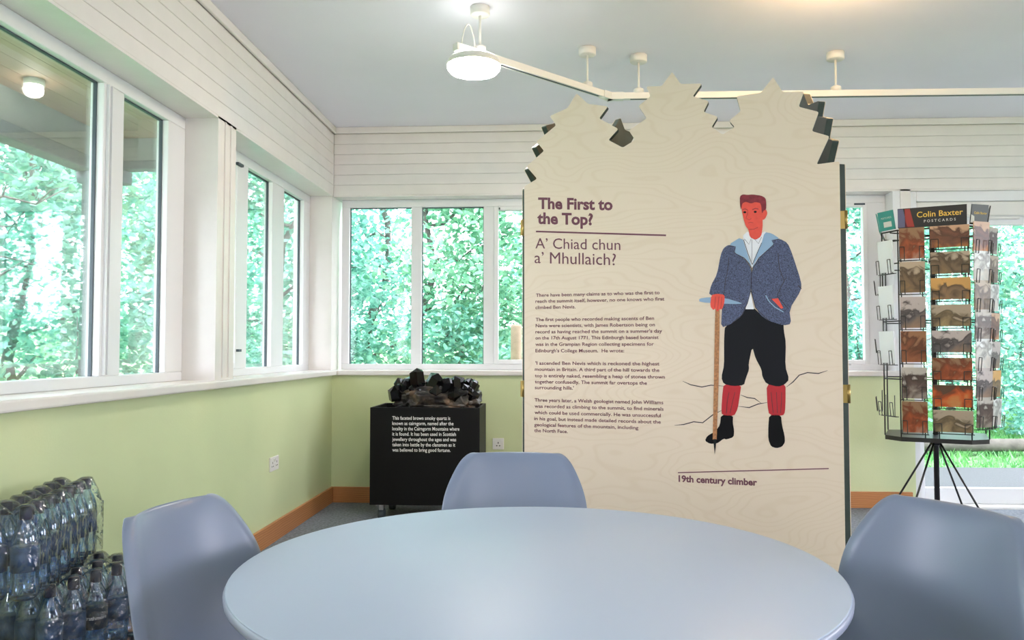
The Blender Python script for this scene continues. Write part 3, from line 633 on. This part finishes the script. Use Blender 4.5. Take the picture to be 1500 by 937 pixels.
CD = dict(card_orange='orange', card_dusk='dusky sunset', card_moor='brown moorland', card_gold='golden', card_loch='grey loch', card_brown='dark brown', card_hills='olive hills', card_fox='red-orange on black', card_pale='pale', card_bird='beige bird', card_white='white')
ORD = ['top', 'second', 'third', 'fourth', 'fifth', 'sixth', 'seventh', 'eighth']
pocket_me = {}
def add_card(p, yaw, z, w, h, m, label, card=True):
    """p: local xy on the rack face, yaw: outward normal angle offset (0 = front)"""
    if (w, h) not in pocket_me:
        a = w/2+.006; d = .03
        P = [[(-a*.55, 0, .1*h), (-a*.55, 0, -h/2-.012), (-a*.55, -d, -h/2-.012), (-a*.55, -d-.008, -h*.12), (-a*.15, -d-.008, -h*.12)][:4], [(a*.55, 0, .1*h), (a*.55, 0, -h/2-.012), (a*.55, -d, -h/2-.012), (a*.55, -d-.008, -h*.12)], [(-a, -d*.5, -h/2-.012), (a, -d*.5, -h/2-.012)], [(-a, 0, -h/2-.012), (a, 0, -h/2-.012)], [(-a*.9, -d-.008, -h*.12), (-a*.9, -d, -h/2-.012)], [(a*.9, -d-.008, -h*.12), (a*.9, -d, -h/2-.012)], [(-a*.9, -d-.008, -h*.12), (-a*.55, -d-.008, -h*.12)], [(a*.9, -d-.008, -h*.12), (a*.55, -d-.008, -h*.12)]]
        V, Fc = tubemesh(P, .0026, 5); o = mesh('wire_pocket', V, Fc, 'black_metal', None, True); pocket_me[(w, h)] = o.data; bpy.data.objects.remove(o)
    k = bpy.data.objects.new('wire_pocket', pocket_me[(w, h)]); COL.objects.link(k); k.parent = rk; k.location = (p[0], p[1], z); k.rotation_euler = (0, 0, yaw)
    if not card: return
    key = 'card%s%s%s' % (w, h, m)
    if key not in bpy.data.meshes:
        o = box(key, (-w/2, w/2), (-.003, .003), (-h/2, h/2), m); o.data.name = key; bpy.data.objects.remove(o)
    c = bpy.data.objects.new('postcard', bpy.data.meshes[key]); COL.objects.link(c)
    n = Vector((math.sin(yaw), -math.cos(yaw), 0))
    c.matrix_world = RM @ Matrix.Translation(Vector((p[0], p[1], z))+n*.016) @ Matrix.Rotation(yaw, 4, 'Z') @ Matrix.Rotation(R(3), 4, 'X')
    tag(c, label, 'postcard', 'postcards in the rack')
yf = -HW-CN-.004
def zpx(v): return on_y(1360, v, 5.29).z
for i, (y0, y1, m) in enumerate(((335, 375, 'orange'), (384, 426, 'moor'), (437, 477, 'loch'), (487, 528, 'brown'), (537, 585, 'bird'), (591, 631, 'orange'))):
    add_card((-.118, yf), 0, (zpx(y0)+zpx(y1))/2, .148, .200, 'card_'+m, '%s upright postcard, %s of the left front column of the rack' % (CD['card_'+m], ORD[i]))
for i, (y0, y1, m) in enumerate(((334, 362, 'dusk'), (372, 400, 'moor'), (410, 437, 'gold'), (449, 476, 'hills'), (487, 513, 'loch'), (526, 553, 'orange'), (565, 593, 'fox'), (600, 631, 'hills'))):
    add_card((.098, yf), 0, (zpx(y0)+zpx(y1))/2, .222, .138, 'card_'+m, '%s landscape postcard, %s of the right front column of the rack' % (CD['card_'+m], ORD[i]))
lch = (-HW-CN/2-.012, -HW-CN/2-.012)
for i, (y0, m) in enumerate(((372, 'white'), (440, 'white'), (508, 'white'))):
    add_card(lch, R(-52), zpx(y0), .15, .21, 'card_'+m, '%s postcard seen edge-on, %s of the left column of the rack' % (CD['card_'+m], ORD[i]))
add_card(lch, R(-52), zpx(585), .15, .21, 'card_white', '', False)
rch = (HW+CN/2+.012, -HW-CN/2-.012)
for i in range(7):
    m = ('dusk', 'pale', 'moor', 'bird', 'pale', 'loch', 'bird')[i]; add_card(rch, R(48), zpx(350+i*42), .135, .19, 'card_'+m, '%s postcard, %s of the right slanting column of the rack' % (CD['card_'+m], ORD[i]))
for i in range(7):
    m = ('bird', 'moor', 'pale', 'dusk', 'loch', 'gold', 'pale')[i]; add_card((HW+CN+.03, -HW+.10), R(66), zpx(352+i*42), .15, .17, 'card_'+m, '%s postcard, %s of the far right column beside the door' % (CD['card_'+m], ORD[i]))
for i in range(3): add_card((-HW-CN-.02, -HW+.12), R(-88), zpx(400+i*90), .15, .21, 'card_white', '', False)

# ================================================================== water bottles in shrink-wrapped packs
BD, BHt = .080, .245
def make_bottle():
    b = thing('water_bottle', local=True); r = .0345
    lathe('bottle_body', [(r*.8, 0), (r, .008), (r, .05), (r*.95, .06), (r, .07), (r, .145), (r*.93, .165), (r*.70, .190), (r*.42, .207), (r*.36, .214)], 'bottle_plastic', b, (0, 0, 0), 18)
    lathe('bottle_label', [(r+.0006, .075), (r+.0006, .140)], 'label_blue', b, (0, 0, 0), 18)
    lathe('bottle_cap', [(r*.46, .212), (r*.47, .215), (r*.46, .236), (r*.40, BHt)], 'cap_navy', b, (0, 0, 0), 14)
    return b
bt0 = make_bottle(); firstb = [True]
def pack(org, ang, nx, ny, z, lab, grp, flab):
    ca, sa = math.cos(ang), math.sin(ang); pts = []
    for i in range(nx):
        for j in range(ny):
            x = org[0]+ca*i*BD-sa*j*BD; y = org[1]+sa*i*BD+ca*j*BD
            b = bt0 if firstb[0] else copy_tree(bt0); firstb[0] = False
            b.location = (x, y, z); b.rotation_euler = (0, 0, random.random()*6); tag(b, '%s, %s from the far end of its %s row' % (lab, ('first', 'second', 'third', 'fourth', 'fifth', 'sixth', 'seventh')[i], 'wall-side' if j == 0 else 'room-side' if j == ny-1 else 'middle'), 'bottle', grp); pts.append((i, j, x, y))
    # film: sides plus a top that dips between the caps
    fx0, fx1, fy0, fy1 = -BD/2-.003, (nx-.5)*BD+.003, -BD/2-.003, (ny-.5)*BD+.003
    NX, NY = nx*6, ny*6; V = []; Fc = []
    def top(a, b):
        i = min(nx-1, max(0, round(a/BD))); j = min(ny-1, max(0, round(b/BD))); d = math.hypot(a-i*BD, b-j*BD)/BD
        edge = min(a-fx0, fx1-a, b-fy0, fy1-b); return BHt+.006-.035*min(1, max(0, (d-.2)/.45))**1.3-.05*max(0, 1-edge/.022)
    for i in range(NX+1):
        for j in range(NY+1):
            a = fx0+(fx1-fx0)*i/NX; b = fy0+(fy1-fy0)*j/NY; V.append((org[0]+ca*a-sa*b, org[1]+sa*a+ca*b, z+top(a, b)))
    q = lambda i, j: i*(NY+1)+j
    Fc += [(q(i, j), q(i+1, j), q(i+1, j+1), q(i, j+1)) for i in range(NX) for j in range(NY)]
    rim = [q(i, 0) for i in range(NX)]+[q(NX, j) for j in range(NY)]+[q(i, NY) for i in range(NX, 0, -1)]+[q(0, j) for j in range(NY, 0, -1)]
    k0 = len(V)
    for k, r_ in enumerate(rim): V.append((V[r_][0], V[r_][1], z+.004))
    n = len(rim); Fc += [(rim[k], rim[(k+1) % n], k0+(k+1) % n, k0+k) for k in range(n)]
    o = mesh('shrink_wrap', V, Fc, 'shrink_film', None, True); tag(o, flab, 'plastic film', 'shrink wraps around the bottle packs')
angU = math.atan2(2.177-2.587, -1.446+1.547)   # row direction from far to near
pack((-1.547-.078, 2.575-.019), angU, 7, 2, 2*BHt+.012, 'water bottle in the topmost pack', 'bottles in the topmost pack', 'clear shrink wrap around the topmost row of bottles')
angL = math.atan2(2.385-2.584, -1.5+1.441); jx = Vector((-math.sin(angL), math.cos(angL)))*BD; oL = (-1.441-jx.x, 2.584-jx.y)
pack(oL, angL, 5, 3, BHt+.006, 'water bottle in the middle pack', 'bottles in the middle pack', 'clear shrink wrap around the middle pack of bottles')
mid = [o for o in bpy.data.objects if o.get('group') == 'bottles in the middle pack']
fb_ = min(mid, key=lambda o: (o.location.x-oL[0]-2*math.cos(angL)*BD-2*jx.x)**2+(o.location.y-oL[1]-2*math.sin(angL)*BD-2*jx.y)**2)
tag(fb_, 'water bottle with lettered navy label in the middle pack, room side', 'bottle', 'bottles in the middle pack'); fb_.rotation_euler = (0, 0, 0)
lb_ = [o for o in bpy.data.objects if o.parent == fb_ and o.name.startswith('bottle_label')][0]
lb_.data = lb_.data.copy(); lb_.data.materials[0] = MATS['label_navy']; lb_['_local'] = 1
a0_ = math.atan2(-fb_.location.y, -fb_.location.x); rl_ = .0357
text('label_text', 'Strathmore', lambda s_, z_: Vector((rl_*math.cos(a0_+s_/rl_), rl_*math.sin(a0_+s_/rl_), z_)), -.036, .036, .105, 'white_print', lb_, .01)
pack(oL, angL, 5, 3, 0, 'water bottle in the lowest pack', 'bottles in the lowest pack', 'clear shrink wrap around the lowest pack of bottles')

# ================================================================== outside
def ground(name, x, y, fz, m, n=40):
    V = []; Fc = []
    for i in range(n+1):
        for j in range(n+1):
            a = x[0]+(x[1]-x[0])*i/n; b = y[0]+(y[1]-y[0])*j/n; V.append((a, b, fz(a, b)))
    Fc = [(i*(n+1)+j, (i+1)*(n+1)+j, (i+1)*(n+1)+j+1, i*(n+1)+j+1) for i in range(n) for j in range(n)]
    return mesh(name, V, Fc, m, None, True)
gz = lambda x, y: -.14+.10*max(0, y-8.9)+.05*max(0, -x-4)+.03*math.sin(x*1.7)*math.sin(y*1.3)*(1 if y > 9.2 or x < -4 else 0)
struct(ground('ground', (-22, 24), (-12, 30), lambda x, y: gz(x, y)-.03, 'grass_soil', 60), 'grassy ground outside the windows')
struct(ground('gravel_path', (-1.5, 12), (YB+.35, 9.0), lambda x, y: -.10, 'gravel', 4), 'grey gravel path outside the garden door')
# veranda outside the near left window
vr = thing('veranda', 'timber veranda roof with pale post outside the near left window', 'veranda', (-3.0, 4.97, -.15))
for i in range(10):
    x1 = -2.06-i*.12; box('ceiling_board', (x1-.117, x1), (-3, 5.22), (2.60, 2.62), 'porch_board', vr)
box('eaves_beam', (-3.06, -2.94), (-3, 5.38), (2.31, 2.40), 'porch_post', vr, .008); box('eaves_board', (-3.04, -2.98), (-3, 5.3), (2.40, 2.60), 'porch_beam', vr)
box('gable_beam', (-3.0, -2.05), (5.26, 5.36), (2.40, 2.46), 'porch_post', vr, .008); box('gable_board', (-3.0, -2.05), (5.28, 5.34), (2.46, 2.62), 'porch_beam', vr)
box('roof', (-3.3, -2.05), (-3, 5.6), (2.62, 2.66), 'porch_beam', vr)
lathe('post', [(.055, -.15), (.055, 2.24), (.085, 2.25), (.09, 2.31)], 'porch_post', vr, (-3.0, 4.99, 0), 24)
mat('veranda_glow', (1, 1, 1), .5, emit=(1, .93, .8), estr=9)
vlp = on_z(50, 136, 2.53); vl = thing('added_veranda_globe', 'added glowing globe under the veranda ceiling, for a bright spot in the glass', 'lamp', (vlp.x, vlp.y, 2.5))  # globe added for the bright spot in the pane and to light the boards
lathe('globe_base', [(.05, 2.57), (.05, 2.60)], 'track_white', vl, (vlp.x, vlp.y, 0), 20); lathe('glow_globe', [(.04, 2.57), (.046, 2.55), (.042, 2.525), (.025, 2.51), (.01, 2.506)], 'veranda_glow', vl, (vlp.x, vlp.y, 0), 20)
# timber things near the path
o = lathe('timber_post', [(.052, -.15), (.052, 1.385), (.045, 1.41)], 'log_wood', None, (-.375, 7.5, 0), 20); tag(o, 'short pale timber post outside the back window left of the display', 'post')
rl = thing('log_rail', 'low grey log rail on stubs in the grass beyond the path', 'fence rail', (5, 9.8, 0))
tube('rail', [[(1.5, 9.75, .06), (5, 9.8, .05), (10, 9.85, .08)]], .075, 'grey_log', rl, 12)
for x in (1.8, 4.3, 6.6, 9.2): tube('stub', [[(x, 9.90, -.2), (x, 9.90, .10)]], .06, 'grey_log', rl, 10)
def blades(name, n, xr, yr, h, m):
    x = RNG.uniform(*xr, n); y = RNG.uniform(*yr, n); hh = RNG.uniform(.4, 1, n)*h; a = RNG.uniform(0, 6.28, n); w = .012
    z = np.array([gz(p, q) for p, q in zip(x, y)])-.03
    V = np.zeros((n, 3, 3)); V[:, 0] = np.stack([x-w*np.cos(a), y-w*np.sin(a), z], 1); V[:, 1] = np.stack([x+w*np.cos(a), y+w*np.sin(a), z], 1)
    V[:, 2] = np.stack([x+RNG.normal(0, .05, n), y+RNG.normal(0, .05, n), z+hh], 1)
    me = bpy.data.meshes.new(name); me.from_pydata(V.reshape(-1, 3).tolist(), [], [(3*i, 3*i+1, 3*i+2) for i in range(n)]); me.update(); return link(name, me, m)
tag(blades('grass', 26000, (1, 11), (9.05, 14), .12, 'grass_blade'), 'bright green grass beyond the gravel path', 'grass', kind='stuff')

def leaves(name, C, size, m, parent, up=.5):
    n = len(C); N = RNG.normal(0, 1, (n, 3)); N[:, 2] = np.abs(N[:, 2])+up; N /= np.linalg.norm(N, axis=1, keepdims=True)
    T = RNG.normal(0, 1, (n, 3)); T -= N*(T*N).sum(1, keepdims=True); T /= np.linalg.norm(T, axis=1, keepdims=True); S = np.cross(N, T)
    s = size*RNG.uniform(.6, 1.25, (n, 1)); V = np.zeros((n, 6, 3))
    V[:, 0] = C-T*s*.5; V[:, 1] = C-T*s*.15+S*s*.36+N*s*.08; V[:, 2] = C+T*s*.2+S*s*.30+N*s*.08; V[:, 3] = C+T*s*.55; V[:, 4] = C+T*s*.2-S*s*.30+N*s*.08; V[:, 5] = C-T*s*.15-S*s*.36+N*s*.08
    me = bpy.data.meshes.new(name); F_ = []
    for i in range(n): k = 6*i; F_ += [(k, k+1, k+2, k+3), (k, k+3, k+4, k+5)]
    me.from_pydata(V.reshape(-1, 3).tolist(), [], F_); me.update(); o = link(name, me, m, parent); o['kind'] = 'stuff'; return o
def tree(x, y, h, spread, nleaf, m, lsize, label, cat='tree', lean=(0, 0), r0=.09, low=.12):
    z0 = gz(x, y)-.1; t = thing('tree' if cat == 'tree' else 'shrub', label, cat, (x, y, z0), group='trees outside the windows')
    paths = []; rad = []; tips = []
    top = Vector((x+lean[0], y+lean[1], z0+h)); L = []
    for i in range(9):
        k = i/8; L.append(Vector((x, y, z0)).lerp(top, k)+Vector((RNG.normal(0, .05), RNG.normal(0, .05), 0))*(1 if i else 0)*h*.35)
    V, Fc = tubemesh([L], [r0*(1-.8*i/8) for i in range(9)], 8)
    nbch = 11 if cat == 'tree' else 9
    for b in range(nbch):
        k = low+(.95-low)*b/nbch+RNG.uniform(0, .05); p = L[0].lerp(top, k); i = min(7, int(k*8)); p = L[i].lerp(L[i+1], k*8-i)
        a = RNG.uniform(0, 6.28); ln = spread*(1.15-.65*k)*RNG.uniform(.7, 1.15); Q = [p]
        for s in range(1, 6): Q.append(p+Vector((math.cos(a)*ln*s/5, math.sin(a)*ln*s/5, ln*(.45*s/5-.15*(s/5)**2)+RNG.normal(0, .05)*h*.2)))
        rr = r0*.42*(1-.5*k); v2, f2 = tubemesh([Q], [rr*(1-.8*s/5) for s in range(6)], 6); o = len(V); V += v2; Fc += [tuple(o+q for q in f) for f in f2]
        tips += Q[2:] + [Q[3].lerp(Q[4], .5)]
        for _ in range(2):
            q0 = Q[random.choice((2, 3, 4))]; q1 = q0+Vector((RNG.normal(0, .3), RNG.normal(0, .3), RNG.normal(.05, .25)))*spread*.6; v2, f2 = tubemesh([[q0, q0.lerp(q1, .5)+Vector((0, 0, .04)), q1]], [rr*.4, rr*.25, rr*.1], 5); o = len(V); V += v2; Fc += [tuple(o+q for q in f) for f in f2]; tips += [q1, q1]
    mesh('trunk', V, Fc, 'bark', t, True)
    tips += [top]*2; C = np.array([tuple(p) for p in tips]); C = C[RNG.integers(0, len(C), nleaf)] + RNG.normal(0, 1, (nleaf, 3))*np.array([.30, .30, .24])*spread*.62
    C[:, 2] = np.maximum(C[:, 2], z0+.1)
    if y > 5: C = C[C[:, 1] > YB+.55]
    else: C = C[C[:, 0] < -3.25]
    leaves('foliage', C, lsize, m, t)
TREES = [ # x, y, height, spread, leaves, material, leaf size, label
 (-3.6, 9.6, 5.2, 1.5, 'leaf_a', .115, 'leafy tree seen in the leftmost pane of the back window'),
 (-1.5, 9.2, 4.6, 1.4, 'leaf_b', .11, 'bushy tree seen in the second pane of the back window'),
 (.1, 10.2, 5.0, 1.5, 'leaf_b', .11, 'tree behind the pale timber post by the display edge'),
 (-2.6, 11.8, 6.0, 1.9, 'leaf_c', .13, 'taller tree further back behind the corner windows'),
 (.2, 13.0, 6.5, 2.0, 'leaf_a', .13, 'tall tree far behind the plywood display'),
 (2.6, 12.8, 5.6, 1.8, 'leaf_b', .13, 'tree mostly hidden behind the plywood display'),
 (4.0, 11.6, 5.2, 1.6, 'leaf_a', .12, 'tree seen through the window right of the display'),
 (6.0, 12.6, 5.6, 1.8, 'leaf_b', .13, 'tree seen through the garden door behind the rack'),
 (8.2, 12.4, 5.6, 1.8, 'leaf_c', .13, 'tree at the right edge beyond the garden door'),
 (-5.2, 7.6, 5.0, 1.6, 'leaf_a', .12, 'tree outside the far left window'),
 (-5.0, 10.2, 5.8, 1.8, 'leaf_b', .12, 'tree outside the corner between left and back windows'),
 (-4.9, 5.6, 4.4, 1.3, 'leaf_b', .11, 'leaning tree behind the veranda post'),
 (-6.6, 6.4, 6.0, 1.8, 'leaf_c', .13, 'darker tree behind the veranda'),
 (-5.6, 4.1, 4.6, 1.4, 'leaf_a', .11, 'broad-leaved tree at the left edge of the near window'),
 (-8.2, 9.0, 6.5, 2.2, 'leaf_a', .15, 'large tree far off beyond the left windows'),
 (-8.0, 5.0, 6.2, 2.2, 'leaf_b', .15, 'large tree far off beyond the veranda'),
 (-6.0, 13.0, 7.0, 2.4, 'leaf_c', .16, 'large dark tree far off past the room corner'),
]
for i, (x, y, h, sp, m, ls, lab) in enumerate(TREES):
    tree(x, y, h, sp, 9500, m, ls*.74, lab, r0=.035+.006*h, lean=(RNG.normal(0, .4), RNG.normal(0, .3)))
SHR = [(-2.7, 8.6, 'low shrub below the leftmost pane of the back window'), (-1.0, 8.7, 'low shrub below the second pane of the back window'), (.5, 8.9, 'low shrub beside the pale timber post'), (-4.3, 7.0, 'low shrub below the far left window'), (-4.4, 5.0, 'low shrub beside the veranda post'), (-4.6, 3.8, 'low shrub at the left edge below the near window'), (4.0, 10.9, 'low shrub in the window right of the display'), (6.4, 11.4, 'low shrub beyond the garden door')]
for x, y, lab in SHR: tree(x, y, 1.7, .9, 3600, random.choice(('leaf_a', 'leaf_b', 'leaf_c')), .07, lab, 'shrub', r0=.03, low=.05)
for o in bpy.data.objects:
    if '_local' in o: del o['_local']
